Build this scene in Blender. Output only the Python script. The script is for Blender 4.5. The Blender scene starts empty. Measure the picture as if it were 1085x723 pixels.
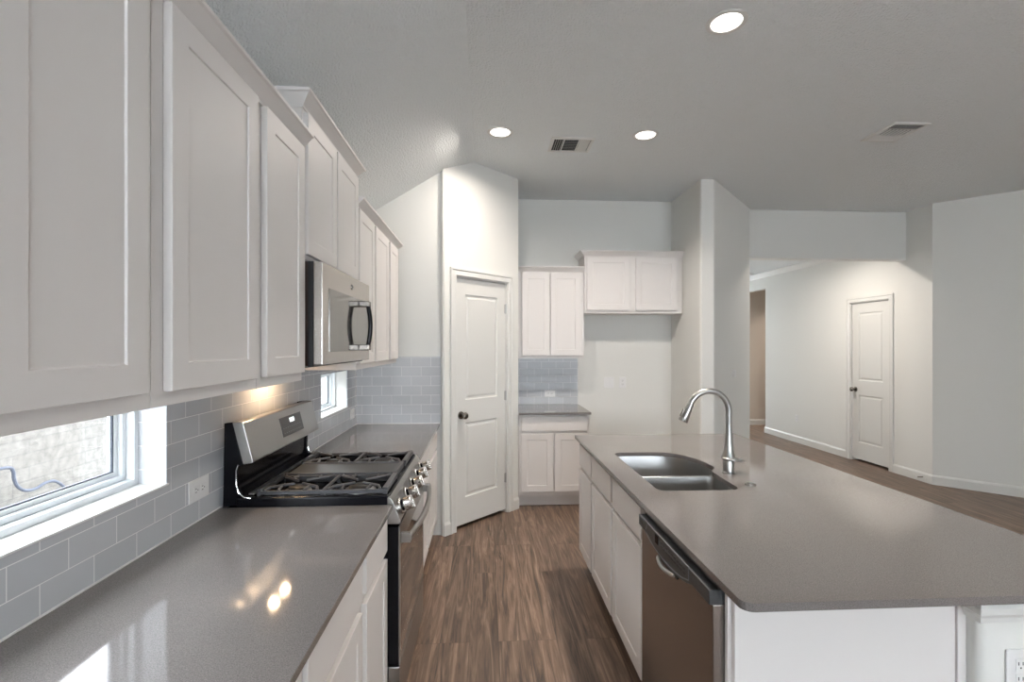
import bpy, bmesh, math, random
from mathutils import Vector, Matrix
random.seed(4)
S = bpy.context.scene
COL = S.collection

# ---------------------------------------------------------------- camera, light, exposure
FPX = 515.0
YAW = math.atan(28.5 / FPX)
cam_d = bpy.data.cameras.new('camera')
cam_d.sensor_width = 36.0
cam_d.lens = 36.0 * FPX / 1085.0
cam_d.shift_y = 5.0 / 1085.0
cam_d.clip_start = 0.05
cam = bpy.data.objects.new('camera', cam_d)
cam.location = (0, 0, 1.54)
cam.rotation_euler = (math.pi / 2, 0, -YAW)
COL.objects.link(cam)
S.camera = cam
S.view_settings.view_transform = 'Standard'
S.view_settings.look = 'None'
S.view_settings.gamma = 1.0
S.view_settings.use_curve_mapping = False
S.view_settings.exposure = 0.40

W = bpy.data.worlds.new('sky')
S.world = W
W.use_nodes = True
bg = W.node_tree.nodes['Background']
bg.inputs[0].default_value = (0.88, 0.94, 1.0, 1)
bg.inputs[1].default_value = 12.0

def area_light(name, loc, rot, sx, sy, power, color, spread=math.pi, shape='RECTANGLE'):
    d = bpy.data.lights.new(name, 'AREA')
    d.shape = shape
    d.size = sx
    if shape in ('RECTANGLE', 'ELLIPSE'): d.size_y = sy
    d.energy = power; d.color = color; d.spread = spread
    o = bpy.data.objects.new(name, d)
    o.location = loc; o.rotation_euler = rot
    COL.objects.link(o)
    return o

sun_d = bpy.data.lights.new('sun', 'SUN')
sun_d.energy = 6; sun_d.angle = math.radians(1.0); sun_d.color = (1.0, 0.95, 0.88)
sun = bpy.data.objects.new('sun', sun_d)
sun.rotation_euler = Vector((-0.55, -0.35, -0.9)).to_track_quat('-Z', 'Y').to_euler()
COL.objects.link(sun)
# daylight through the tall windows of the living area behind the camera
area_light('window_daylight', (1.6, -4.45, 1.60), (math.pi / 2, 0, 0), 4.6, 1.4, 40, (0.72, 0.87, 1.0))
area_light('hall_daylight', (4.0, 12.75, 1.5), (-math.pi / 2, 0, 0), 1.0, 1.7, 90, (0.92, 0.96, 1.0))
WARM = (1.0, 0.90, 0.80)
CAN_POWER = 17
MICRO_POWER = 2.0

# ---------------------------------------------------------------- materials
def new_mat(name):
    m = bpy.data.materials.new(name); m.use_nodes = True
    return m, m.node_tree.nodes, m.node_tree.links, m.node_tree.nodes['Principled BSDF']

def simple(name, col, rough=0.5, metal=0.0, coat=0.0, spec=0.5):
    m, n, l, b = new_mat(name)
    b.inputs['Base Color'].default_value = (*col, 1)
    b.inputs['Roughness'].default_value = rough
    b.inputs['Metallic'].default_value = metal
    b.inputs['Coat Weight'].default_value = coat
    b.inputs['Specular IOR Level'].default_value = spec
    return m

def textured(name, col, rough, scale, strength, dist=0.002, detail=3.0, metal=0.0, stretch=None, vary=0.0):
    m, n, l, b = new_mat(name)
    b.inputs['Roughness'].default_value = rough
    b.inputs['Metallic'].default_value = metal
    g = n.new('ShaderNodeNewGeometry')
    vec = g.outputs['Position']
    if stretch:
        mp = n.new('ShaderNodeMapping'); mp.inputs['Scale'].default_value = stretch
        l.new(vec, mp.inputs['Vector']); vec = mp.outputs['Vector']
    t = n.new('ShaderNodeTexNoise'); t.inputs['Scale'].default_value = scale; t.inputs['Detail'].default_value = detail
    l.new(vec, t.inputs['Vector'])
    bp = n.new('ShaderNodeBump'); bp.inputs['Strength'].default_value = strength; bp.inputs['Distance'].default_value = dist
    l.new(t.outputs['Fac'], bp.inputs['Height']); l.new(bp.outputs['Normal'], b.inputs['Normal'])
    if vary:
        r = n.new('ShaderNodeMapRange'); r.inputs['To Min'].default_value = 1 - vary; r.inputs['To Max'].default_value = 1 + vary
        l.new(t.outputs['Fac'], r.inputs['Value'])
        mx = n.new('ShaderNodeVectorMath'); mx.operation = 'SCALE'; mx.inputs[0].default_value = col
        l.new(r.outputs['Result'], mx.inputs['Scale']); l.new(mx.outputs['Vector'], b.inputs['Base Color'])
    else:
        b.inputs['Base Color'].default_value = (*col, 1)
    return m

M = {}
M['wall'] = textured('wall_paint', (0.70, 0.70, 0.675), 0.85, 90, 0.25, 0.002)
M['ceiling'] = textured('ceiling_paint', (0.73, 0.76, 0.77), 0.95, 95, 1.0, 0.010, 2)
M['trim'] = simple('white_trim_paint', (0.66, 0.66, 0.64), 0.35)
M['cab'] = textured('white_cabinet_paint', (0.69, 0.665, 0.65), 0.48, 40, 0.03, 0.001, stretch=(1, 1, 0.1))
M['cabin'] = simple('cabinet_interior', (0.55, 0.40, 0.26), 0.6)
M['tan'] = simple('tan_wall_paint', (0.55, 0.49, 0.43), 0.85)
M['black'] = simple('black_enamel', (0.005, 0.005, 0.007), 0.16, 0, 0.0, 0.15)
M['blackmat'] = simple('black_matte', (0.012, 0.012, 0.013), 0.5)
M['iron'] = textured('cast_iron', (0.07, 0.07, 0.076), 0.42, 300, 0.3, 0.0006)
M['griddle'] = simple('griddle_plate', (0.06, 0.063, 0.067), 0.4, 0.3)
M['steel'] = textured('brushed_steel', (0.46, 0.43, 0.40), 0.24, 60, 0.05, 0.0005, 2, 1.0, stretch=(1, 1, 25))
M['steel_h'] = textured('brushed_steel_horizontal', (0.37, 0.36, 0.345), 0.28, 60, 0.05, 0.0005, 2, 1.0, stretch=(25, 1, 25))
M['chrome'] = simple('polished_chrome', (0.75, 0.75, 0.76), 0.08, 1.0)
M['nickel'] = simple('brushed_nickel', (0.42, 0.42, 0.41), 0.28, 1.0)
M['darknickel'] = simple('dark_nickel', (0.22, 0.20, 0.18), 0.25, 1.0)
M['glassdark'] = simple('dark_oven_glass', (0.05, 0.05, 0.05), 0.05, 0.0, 0.8, 1.0)
M['mirrorglass'] = simple('reflective_oven_glass', (0.20, 0.195, 0.19), 0.08, 0.9)
M['panelgrey'] = simple('dark_grey_panel', (0.055, 0.058, 0.062), 0.35, 0.3)
M['mark'] = simple('pale_marking', (0.22, 0.23, 0.25), 0.5)
M['plate'] = simple('white_plastic', (0.72, 0.72, 0.72), 0.35)
M['slot'] = simple('dark_slot', (0.03, 0.03, 0.03), 0.6)
M['brown'] = simple('brown_oven_side', (0.035, 0.018, 0.012), 0.4)
M['vinyl'] = simple('white_vinyl', (0.72, 0.75, 0.77), 0.35)
M['gasket'] = simple('dark_gasket', (0.05, 0.06, 0.08), 0.5)
M['ground'] = textured('pale_gravel', (0.62, 0.60, 0.56), 0.95, 30, 0.8, 0.02, vary=0.3)
M['pipe'] = simple('grey_hose', (0.035, 0.045, 0.07), 0.6)

def emit(name, col, s):
    m, n, l, b = new_mat(name)
    b.inputs['Base Color'].default_value = (0.8, 0.8, 0.8, 1)
    b.inputs['Emission Color'].default_value = (*col, 1)
    b.inputs['Emission Strength'].default_value = s
    return m
M['lens'] = emit('lamp_lens', (1.0, 0.93, 0.87), 1.8)
M['microlens'] = emit('cooktop_lamp_lens', (1.0, 0.72, 0.42), 8.0)
M['clock'] = emit('clock_digits', (0.8, 0.95, 1.0), 1.2)

def glass_mat():
    m, n, l, b = new_mat('window_glass')
    n.remove(b)
    out = n['Material Output']
    tr = n.new('ShaderNodeBsdfTransparent'); gl = n.new('ShaderNodeBsdfGlossy'); gl.inputs['Roughness'].default_value = 0.0
    lw = n.new('ShaderNodeLayerWeight'); lw.inputs['Blend'].default_value = 0.5
    pw = n.new('ShaderNodeMath'); pw.operation = 'POWER'; pw.inputs[1].default_value = 5.0
    l.new(lw.outputs['Facing'], pw.inputs[0])
    fr = n.new('ShaderNodeMapRange'); fr.inputs['To Min'].default_value = 0.05; fr.inputs['To Max'].default_value = 1.0
    l.new(pw.outputs[0], fr.inputs['Value'])
    mx = n.new('ShaderNodeMixShader')
    l.new(fr.outputs[0], mx.inputs[0]); l.new(tr.outputs[0], mx.inputs[1]); l.new(gl.outputs[0], mx.inputs[2])
    l.new(mx.outputs[0], out.inputs[0])
    return m
M['glass'] = glass_mat()

def quartz(name, col):
    m, n, l, b = new_mat(name)
    b.inputs['Roughness'].default_value = 0.10
    b.inputs['Specular IOR Level'].default_value = 0.6
    g = n.new('ShaderNodeNewGeometry')
    t = n.new('ShaderNodeTexNoise'); t.inputs['Scale'].default_value = 420; t.inputs['Detail'].default_value = 3
    l.new(g.outputs['Position'], t.inputs['Vector'])
    r = n.new('ShaderNodeValToRGB')
    r.color_ramp.elements[0].position = 0.30; r.color_ramp.elements[1].position = 0.72
    r.color_ramp.elements[0].color = (*[c * 0.72 for c in col], 1)
    r.color_ramp.elements[1].color = (*[min(1, c * 1.35) for c in col], 1)
    l.new(t.outputs['Fac'], r.inputs['Fac']); l.new(r.outputs['Color'], b.inputs['Base Color'])
    t2 = n.new('ShaderNodeTexNoise'); t2.inputs['Scale'].default_value = 90
    l.new(g.outputs['Position'], t2.inputs['Vector'])
    rr = n.new('ShaderNodeMapRange'); rr.inputs['To Min'].default_value = 0.05; rr.inputs['To Max'].default_value = 0.085
    l.new(t2.outputs['Fac'], rr.inputs['Value']); l.new(rr.outputs['Result'], b.inputs['Roughness'])
    return m
M['quartz'] = quartz('grey_quartz', (0.158, 0.146, 0.141))

def tile(name, axis, off_a, off_z, col=(0.47, 0.485, 0.51)):
    """running-bond 3x6 tile; axis: which world axis runs along the wall"""
    m, n, l, b = new_mat(name)
    g = n.new('ShaderNodeNewGeometry')
    s = n.new('ShaderNodeSeparateXYZ'); l.new(g.outputs['Position'], s.inputs[0])
    c = n.new('ShaderNodeCombineXYZ')
    a1 = n.new('ShaderNodeMath'); a1.operation = 'ADD'; a1.inputs[1].default_value = off_a
    a2 = n.new('ShaderNodeMath'); a2.operation = 'ADD'; a2.inputs[1].default_value = off_z
    l.new(s.outputs[axis], a1.inputs[0]); l.new(s.outputs['Z'], a2.inputs[0])
    l.new(a1.outputs[0], c.inputs['X']); l.new(a2.outputs[0], c.inputs['Y'])
    t = n.new('ShaderNodeTexBrick')
    t.offset = 0.5; t.offset_frequency = 2
    t.inputs['Scale'].default_value = 1.0
    t.inputs['Brick Width'].default_value = 0.157; t.inputs['Row Height'].default_value = 0.0765
    t.inputs['Mortar Size'].default_value = 0.0013; t.inputs['Mortar Smooth'].default_value = 0.1
    t.inputs['Color1'].default_value = (*[x * 0.97 for x in col], 1); t.inputs['Color2'].default_value = (*[x * 1.04 for x in col], 1)
    t.inputs['Mortar'].default_value = (0.76, 0.76, 0.75, 1)
    l.new(c.outputs[0], t.inputs['Vector'])
    l.new(t.outputs['Color'], b.inputs['Base Color'])
    mr = n.new('ShaderNodeMapRange'); mr.inputs['To Min'].default_value = 0.15; mr.inputs['To Max'].default_value = 0.7; b.inputs['Specular IOR Level'].default_value = 0.35
    l.new(t.outputs['Fac'], mr.inputs['Value']); l.new(mr.outputs['Result'], b.inputs['Roughness'])
    w = n.new('ShaderNodeTexNoise'); w.inputs['Scale'].default_value = 14; w.inputs['Detail'].default_value = 1
    l.new(g.outputs['Position'], w.inputs['Vector'])
    b1 = n.new('ShaderNodeBump'); b1.inputs['Strength'].default_value = 0.25; b1.inputs['Distance'].default_value = 0.004
    l.new(w.outputs['Fac'], b1.inputs['Height'])
    b2 = n.new('ShaderNodeBump'); b2.invert = True; b2.inputs['Strength'].default_value = 0.6; b2.inputs['Distance'].default_value = 0.0015
    l.new(t.outputs['Fac'], b2.inputs['Height']); l.new(b1.outputs['Normal'], b2.inputs['Normal'])
    l.new(b2.outputs['Normal'], b.inputs['Normal'])
    return m
ZO = -0.91 + 0.0765 * 20
M['tile_y'] = tile('grey_tile_side', 'Y', -1.106 + 0.157 * 40, ZO)
M['tile_x'] = tile('grey_tile_end', 'X', 0.517 + 0.157 * 40, ZO)
M['tile_b'] = tile('grey_tile_back', 'X', 0.02 + 0.157 * 40, ZO)

def wood():
    m, n, l, b = new_mat('wood_plank_floor')
    g = n.new('ShaderNodeNewGeometry')
    s = n.new('ShaderNodeSeparateXYZ'); l.new(g.outputs['Position'], s.inputs[0])
    c = n.new('ShaderNodeCombineXYZ')
    ax = n.new('ShaderNodeMath'); ax.operation = 'ADD'; ax.inputs[1].default_value = 24.31
    ay = n.new('ShaderNodeMath'); ay.operation = 'ADD'; ay.inputs[1].default_value = 31.09
    l.new(s.outputs['Y'], ax.inputs[0]); l.new(s.outputs['X'], ay.inputs[0])
    l.new(ax.outputs[0], c.inputs['X']); l.new(ay.outputs[0], c.inputs['Y'])
    t = n.new('ShaderNodeTexBrick'); t.offset = 0.37; t.offset_frequency = 3; t.squash = 1.0
    t.inputs['Scale'].default_value = 1.0
    t.inputs['Brick Width'].default_value = 1.22; t.inputs['Row Height'].default_value = 0.152
    t.inputs['Mortar Size'].default_value = 0.0011; t.inputs['Mortar Smooth'].default_value = 0.3
    t.inputs['Color1'].default_value = (0, 0, 0, 1); t.inputs['Color2'].default_value = (1, 1, 1, 1); t.inputs['Mortar'].default_value = (0.5, 0.5, 0.5, 1)
    l.new(c.outputs[0], t.inputs['Vector'])
    # grain, shifted plank by plank
    sh = n.new('ShaderNodeVectorMath'); sh.operation = 'SCALE'; sh.inputs['Scale'].default_value = 9.0
    l.new(t.outputs['Color'], sh.inputs[0])
    ad = n.new('ShaderNodeVectorMath'); ad.operation = 'ADD'
    l.new(g.outputs['Position'], ad.inputs[0]); l.new(sh.outputs[0], ad.inputs[1])
    mp = n.new('ShaderNodeMapping'); mp.inputs['Scale'].default_value = (15, 0.9, 1)
    l.new(ad.outputs[0], mp.inputs['Vector'])
    n1 = n.new('ShaderNodeTexNoise'); n1.inputs['Scale'].default_value = 2.2; n1.inputs['Detail'].default_value = 6; n1.inputs['Roughness'].default_value = 0.62; n1.inputs['Distortion'].default_value = 1.3
    l.new(mp.outputs[0], n1.inputs['Vector'])
    mp2 = n.new('ShaderNodeMapping'); mp2.inputs['Scale'].default_value = (75, 1.6, 1)
    l.new(ad.outputs[0], mp2.inputs['Vector'])
    n2 = n.new('ShaderNodeTexNoise'); n2.inputs['Scale'].default_value = 3.0; n2.inputs['Detail'].default_value = 3
    l.new(mp2.outputs[0], n2.inputs['Vector'])
    r = n.new('ShaderNodeValToRGB'); e = r.color_ramp.elements
    e[0].position = 0.30; e[0].color = (0.052, 0.037, 0.028, 1)
    e[1].position = 0.72; e[1].color = (0.30, 0.21, 0.152, 1)
    e2 = e.new(0.5); e2.color = (0.150, 0.098, 0.069, 1)
    l.new(n1.outputs['Fac'], r.inputs['Fac'])
    v = n.new('ShaderNodeMapRange'); v.inputs['To Min'].default_value = 0.84; v.inputs['To Max'].default_value = 1.15
    l.new(t.outputs['Color'], v.inputs['Value'])
    v2 = n.new('ShaderNodeMapRange'); v2.inputs['From Min'].default_value = 0.3; v2.inputs['From Max'].default_value = 0.7; v2.inputs['To Min'].default_value = 0.88; v2.inputs['To Max'].default_value = 1.10
    l.new(n2.outputs['Fac'], v2.inputs['Value'])
    mm = n.new('ShaderNodeMath'); mm.operation = 'MULTIPLY'; l.new(v.outputs[0], mm.inputs[0]); l.new(v2.outputs[0], mm.inputs[1])
    seam = n.new('ShaderNodeMapRange'); seam.inputs['To Min'].default_value = 1.0; seam.inputs['To Max'].default_value = 0.35
    l.new(t.outputs['Fac'], seam.inputs['Value'])
    m2 = n.new('ShaderNodeMath'); m2.operation = 'MULTIPLY'; l.new(mm.outputs[0], m2.inputs[0]); l.new(seam.outputs[0], m2.inputs[1])
    sc = n.new('ShaderNodeVectorMath'); sc.operation = 'SCALE'
    l.new(r.outputs['Color'], sc.inputs[0]); l.new(m2.outputs[0], sc.inputs['Scale'])
    l.new(sc.outputs[0], b.inputs['Base Color'])
    b.inputs['Roughness'].default_value = 0.42
    bp = n.new('ShaderNodeBump'); bp.inputs['Strength'].default_value = 0.25; bp.inputs['Distance'].default_value = 0.001
    l.new(n2.outputs['Fac'], bp.inputs['Height']); l.new(bp.outputs[0], b.inputs['Normal'])
    return m
M['wood'] = wood()

def stone_wall():
    m, n, l, b = new_mat('pale_brick_wall')
    g = n.new('ShaderNodeNewGeometry')
    s = n.new('ShaderNodeSeparateXYZ'); l.new(g.outputs['Position'], s.inputs[0])
    c = n.new('ShaderNodeCombineXYZ'); l.new(s.outputs['Y'], c.inputs['X']); l.new(s.outputs['Z'], c.inputs['Y'])
    t = n.new('ShaderNodeTexBrick'); t.inputs['Scale'].default_value = 1
    t.inputs['Brick Width'].default_value = 0.30; t.inputs['Row Height'].default_value = 0.12; t.inputs['Mortar Size'].default_value = 0.008; t.inputs['Mortar Smooth'].default_value = 1.0
    t.inputs['Color1'].default_value = (0.155, 0.15, 0.143, 1); t.inputs['Color2'].default_value = (0.18, 0.176, 0.17, 1); t.inputs['Mortar'].default_value = (0.12, 0.12, 0.118, 1)
    l.new(c.outputs[0], t.inputs['Vector'])
    nz = n.new('ShaderNodeTexNoise'); nz.inputs['Scale'].default_value = 16; nz.inputs['Detail'].default_value = 5
    l.new(g.outputs['Position'], nz.inputs['Vector'])
    mr = n.new('ShaderNodeMapRange'); mr.inputs['To Min'].default_value = 0.30; mr.inputs['To Max'].default_value = 1.15
    l.new(nz.outputs['Fac'], mr.inputs['Value'])
    sc = n.new('ShaderNodeVectorMath'); sc.operation = 'SCALE'; l.new(t.outputs['Color'], sc.inputs[0]); l.new(mr.outputs[0], sc.inputs['Scale'])
    l.new(sc.outputs[0], b.inputs['Base Color']); b.inputs['Roughness'].default_value = 0.95
    return m
M['stone'] = stone_wall()

M['knobsteel'] = simple('knob_steel', (0.58, 0.56, 0.54), 0.26, 1.0)
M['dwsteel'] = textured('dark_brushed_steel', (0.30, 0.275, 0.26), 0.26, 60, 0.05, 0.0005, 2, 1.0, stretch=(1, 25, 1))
# ---------------------------------------------------------------- helpers
LOC = {}
def tag(o, label=None, cat=None, group=None, kind=None):
    if label: o['label'] = label
    if cat: o['category'] = cat
    if group: o['group'] = group
    if kind: o['kind'] = kind
    return o

def thing(name, loc, label=None, cat=None, group=None, kind=None):
    o = bpy.data.objects.new(name, None)
    o.empty_display_size = 0.1
    o.location = loc
    COL.objects.link(o)
    LOC[o.name] = Vector(loc)
    return tag(o, label, cat, group, kind)

def wloc(o):
    v = Vector((0, 0, 0))
    while o is not None:
        v += LOC.get(o.name, Vector((0, 0, 0))); o = o.parent
    return v

class Fr:
    """local frame: a along e1, b along e2, c along n"""
    def __init__(s, o, e1, e2, n):
        s.o = Vector(o); s.e1 = Vector(e1).normalized(); s.e2 = Vector(e2).normalized(); s.n = Vector(n).normalized()
    def __call__(s, a, b, c=0.0): return s.o + s.e1 * a + s.e2 * b + s.n * c

WORLD = Fr((0, 0, 0), (1, 0, 0), (0, 1, 0), (0, 0, 1))

class MB:
    def __init__(s): s.bm = bmesh.new()
    def face(s, pts):
        try: return s.bm.faces.new([s.bm.verts.new(p) for p in pts])
        except ValueError: return None
    def hexa(s, P):
        v = [s.bm.verts.new(p) for p in P]
        for f in ((0, 3, 2, 1), (4, 5, 6, 7), (0, 1, 5, 4), (1, 2, 6, 5), (2, 3, 7, 6), (3, 0, 4, 7)):
            s.bm.faces.new([v[i] for i in f])
        return s
    def box(s, x0, x1, y0, y1, z0, z1, fr=WORLD):
        return s.hexa([fr(x0, y0, z0), fr(x1, y0, z0), fr(x1, y1, z0), fr(x0, y1, z0),
                       fr(x0, y0, z1), fr(x1, y0, z1), fr(x1, y1, z1), fr(x0, y1, z1)])
    def prism(s, poly, c0, c1, fr=WORLD):
        a = [s.bm.verts.new(fr(p[0], p[1], c0)) for p in poly]
        b = [s.bm.verts.new(fr(p[0], p[1], c1)) for p in poly]
        k = len(poly)
        s.bm.faces.new(a[::-1]); s.bm.faces.new(b)
        for i in range(k): s.bm.faces.new([a[i], a[(i + 1) % k], b[(i + 1) % k], b[i]])
        return s
    def lathe(s, prof, center, axis=(0, 0, 1), seg=32, cap=True, sy=1.0):
        ax = Vector(axis).normalized()
        t = Vector((1, 0, 0)) if abs(ax.x) < 0.9 else Vector((0, 1, 0))
        u = ax.cross(t).normalized(); w = ax.cross(u)
        c = Vector(center); rings = []
        for r, h in prof:
            rings.append([s.bm.verts.new(c + ax * h + u * (r * math.cos(2 * math.pi * i / seg)) + w * (r * sy * math.sin(2 * math.pi * i / seg))) for i in range(seg)])
        for k in range(len(rings) - 1):
            for i in range(seg):
                s.bm.faces.new([rings[k][i], rings[k][(i + 1) % seg], rings[k + 1][(i + 1) % seg], rings[k + 1][i]])
        if cap:
            s.bm.faces.new(rings[0][::-1]); s.bm.faces.new(rings[-1])
        return s
    def tube(s, pts, r, seg=12, cap=True, flat=1.0):
        pts = [Vector(p) for p in pts]; n = len(pts)
        rs = r if isinstance(r, (list, tuple)) else [r] * n
        rings = []; prev = None
        for i, p in enumerate(pts):
            d = (pts[min(i + 1, n - 1)] - pts[max(i - 1, 0)]).normalized()
            if prev is None:
                t = Vector((0, 0, 1)) if abs(d.z) < 0.9 else Vector((0, 1, 0))
                u = d.cross(t).normalized()
            else:
                u = (prev - d * prev.dot(d)).normalized()
            prev = u; w = d.cross(u)
            rings.append([s.bm.verts.new(p + (u * math.cos(2 * math.pi * k / seg) + w * flat * math.sin(2 * math.pi * k / seg)) * rs[i]) for k in range(seg)])
        for i in range(n - 1):
            for k in range(seg):
                s.bm.faces.new([rings[i][k], rings[i][(k + 1) % seg], rings[i + 1][(k + 1) % seg], rings[i + 1][k]])
        if cap:
            s.bm.faces.new(rings[0][::-1]); s.bm.faces.new(rings[-1])
        return s
    def sweep(s, path, prof, fr=WORLD, closed=False):
        """path (a,b) points; prof (off,c) points, off to the left of travel; mitred"""
        n = len(path); P = [Vector((p[0], p[1])) for p in path]; rows = []
        for i in range(n):
            if closed: d0 = (P[i] - P[i - 1]).normalized(); d1 = (P[(i + 1) % n] - P[i]).normalized()
            else:
                d1 = (P[i + 1] - P[i]).normalized() if i < n - 1 else None
                d0 = (P[i] - P[i - 1]).normalized() if i > 0 else d1
                if d1 is None: d1 = d0
            n0 = Vector((-d0.y, d0.x)); n1 = Vector((-d1.y, d1.x))
            mt = (n0 + n1).normalized(); k = 1.0 / max(0.2, mt.dot(n0))
            rows.append([s.bm.verts.new(fr(P[i].x + mt.x * o * k, P[i].y + mt.y * o * k, c)) for o, c in prof])
        m = len(prof)
        for i in range(n if closed else n - 1):
            A, B = rows[i], rows[(i + 1) % n]
            for j in range(m): s.bm.faces.new([A[j], A[(j + 1) % m], B[(j + 1) % m], B[j]])
        if not closed:
            s.bm.faces.new(rows[0]); s.bm.faces.new(rows[-1][::-1])
        return s
    def panel(s, fr, w, h, t, cells, prof):
        """door leaf w x h x t with recessed cells (a0,a1,b0,b1) sharing a0,a1; prof = [(inset, depth)..]"""
        a0, a1 = cells[0][0], cells[0][1]
        cols = [0, a0, a1, w]
        rows = [0]
        for c in cells: rows += [c[2], c[3]]
        rows.append(h)
        bm = s.bm
        G = [[bm.verts.new(fr(x, y, t)) for x in cols] for y in rows]
        for j in range(len(rows) - 1):
            for i in range(3):
                if i == 1 and j % 2 == 1:
                    c = cells[(j - 1) // 2]
                    prev = [G[j][1], G[j][2], G[j + 1][2], G[j + 1][1]]
                    for ins, dep in prof:
                        cur = [bm.verts.new(fr(x, y, t + dep)) for x, y in ((c[0] + ins, c[2] + ins), (c[1] - ins, c[2] + ins), (c[1] - ins, c[3] - ins), (c[0] + ins, c[3] - ins))]
                        for k in range(4): bm.faces.new([prev[k], prev[(k + 1) % 4], cur[(k + 1) % 4], cur[k]])
                        prev = cur
                    bm.faces.new(prev)
                else:
                    bm.faces.new([G[j][i], G[j][i + 1], G[j + 1][i + 1], G[j + 1][i]])
        R = len(rows) - 1
        per = [G[0][i] for i in range(4)] + [G[j][3] for j in range(1, R + 1)] + [G[R][i] for i in (2, 1, 0)] + [G[j][0] for j in range(R - 1, 0, -1)]
        pc = [(cols[i], 0) for i in range(4)] + [(w, rows[j]) for j in range(1, R + 1)] + [(cols[i], h) for i in (2, 1, 0)] + [(0, rows[j]) for j in range(R - 1, 0, -1)]
        back = [bm.verts.new(fr(p[0], p[1], 0)) for p in pc]
        k = len(per)
        for i in range(k): bm.faces.new([per[i], back[i], back[(i + 1) % k], per[(i + 1) % k]])
        bm.faces.new(back[::-1])
        return s
    def build(s, name, mat, parent=None, bevel=0.0, smooth=False, seg=2, **kw):
        bmesh.ops.remove_doubles(s.bm, verts=s.bm.verts, dist=1e-6)
        bmesh.ops.recalc_face_normals(s.bm, faces=s.bm.faces)
        off = wloc(parent) if parent else Vector((0, 0, 0))
        if parent is None:
            # origin at base centre
            xs = [v.co for v in s.bm.verts]
            off = Vector((sum(p.x for p in xs) / len(xs), sum(p.y for p in xs) / len(xs), min(p.z for p in xs)))
        bmesh.ops.translate(s.bm, verts=s.bm.verts, vec=-off)
        me = bpy.data.meshes.new(name); s.bm.to_mesh(me); s.bm.free()
        me.materials.append(mat)
        o = bpy.data.objects.new(name, me); COL.objects.link(o)
        if parent: o.parent = parent; LOC[o.name] = Vector((0, 0, 0))
        else: o.location = off; LOC[o.name] = off
        if smooth:
            for p in me.polygons: p.use_smooth = True
            if smooth != 'all':
                try: me.set_sharp_from_angle(angle=math.radians(38))
                except Exception: pass
        if bevel:
            b = o.modifiers.new('bevel', 'BEVEL'); b.width = bevel; b.segments = seg; b.limit_method = 'ANGLE'; b.angle_limit = math.radians(50)
        tag(o, kw.get('label'), kw.get('cat'), kw.get('group'), kw.get('kind'))
        return o

def rounded(x0, x1, y0, y1, r, k=5):
    """rounded rectangle outline; r: one radius or four (x0y0,x1y0,x1y1,x0y1)"""
    r = [r] * 4 if not isinstance(r, (list, tuple)) else r
    out = []
    for (cx, cy, a), q in zip(((x0, y0, 180), (x1, y0, 270), (x1, y1, 0), (x0, y1, 90)), r):
        if q <= 0: out.append((cx, cy)); continue
        ox = cx + q if cx == x0 else cx - q; oy = cy + q if cy == y0 else cy - q
        for i in range(k + 1):
            t = math.radians(a + 90 * i / k); out.append((ox + q * math.cos(t), oy + q * math.sin(t)))
    return out

ST = dict(kind='structure')

# ---------------------------------------------------------------- room shell
CZ = 3.12
SL = 0.613
XW = -1.038                      # drywall plane of the kitchen side wall
MB().box(-1.2, 9.0, -4.3, 12.6, -0.15, 0.0).build('floor', M['wood'], **ST)

def box_holes(mb, plane, t0, t1, a0, a1, b0, b1, holes):
    """wall slab along a (x or y) and z with rectangular holes sorted along a"""
    def bx(p, q, r, s_):
        if plane == 'x': mb.box(t0, t1, p, q, r, s_)
        else: mb.box(p, q, t0, t1, r, s_)
    cur = a0
    for (h0, h1, z0, z1) in holes:
        if h0 > cur: bx(cur, h0, b0, b1)
        if z0 > b0: bx(h0, h1, b0, z0)
        if z1 < b1: bx(h0, h1, z1, b1)
        cur = h1
    if cur < a1: bx(cur, a1, b0, b1)
    return mb

W1 = (-0.10, 1.641, 1.088, 1.62)
W2 = (3.118, 3.705, 1.080, 1.355)
box_holes(MB(), 'x', -1.20, XW - 0.0006, -4.3, 5.4, 0.0, 2.56, [(W1[0], W1[1], W1[2], W1[3]), W2]).build('wall_left', M['wall'], **ST)
# ceilings
MB().box(-0.09, 9.0, -4.3, 5.6, CZ, CZ + 0.12).build('ceiling', M['ceiling'], **ST)
fy = Fr((0, 0, 0), (1, 0, 0), (0, 0, 1), (0, 1, 0))
MB().prism([(-0.09, CZ), (-0.09, CZ + 0.12), (-1.25, CZ + 0.12 - SL * 1.16), (-1.25, CZ - SL * 1.16)], -4.3, 5.6, fy).build('ceiling_slope', M['ceiling'], **ST)
MB().box(2.9, 9.0, 5.6, 12.6, 2.83, 2.95).build('ceiling_hall', M['ceiling'], **ST)
# end wall of the side run
MB().box(-1.2, -0.335, 3.978, 4.10, 0, CZ).build('wall_end', M['wall'], **ST)
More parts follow.
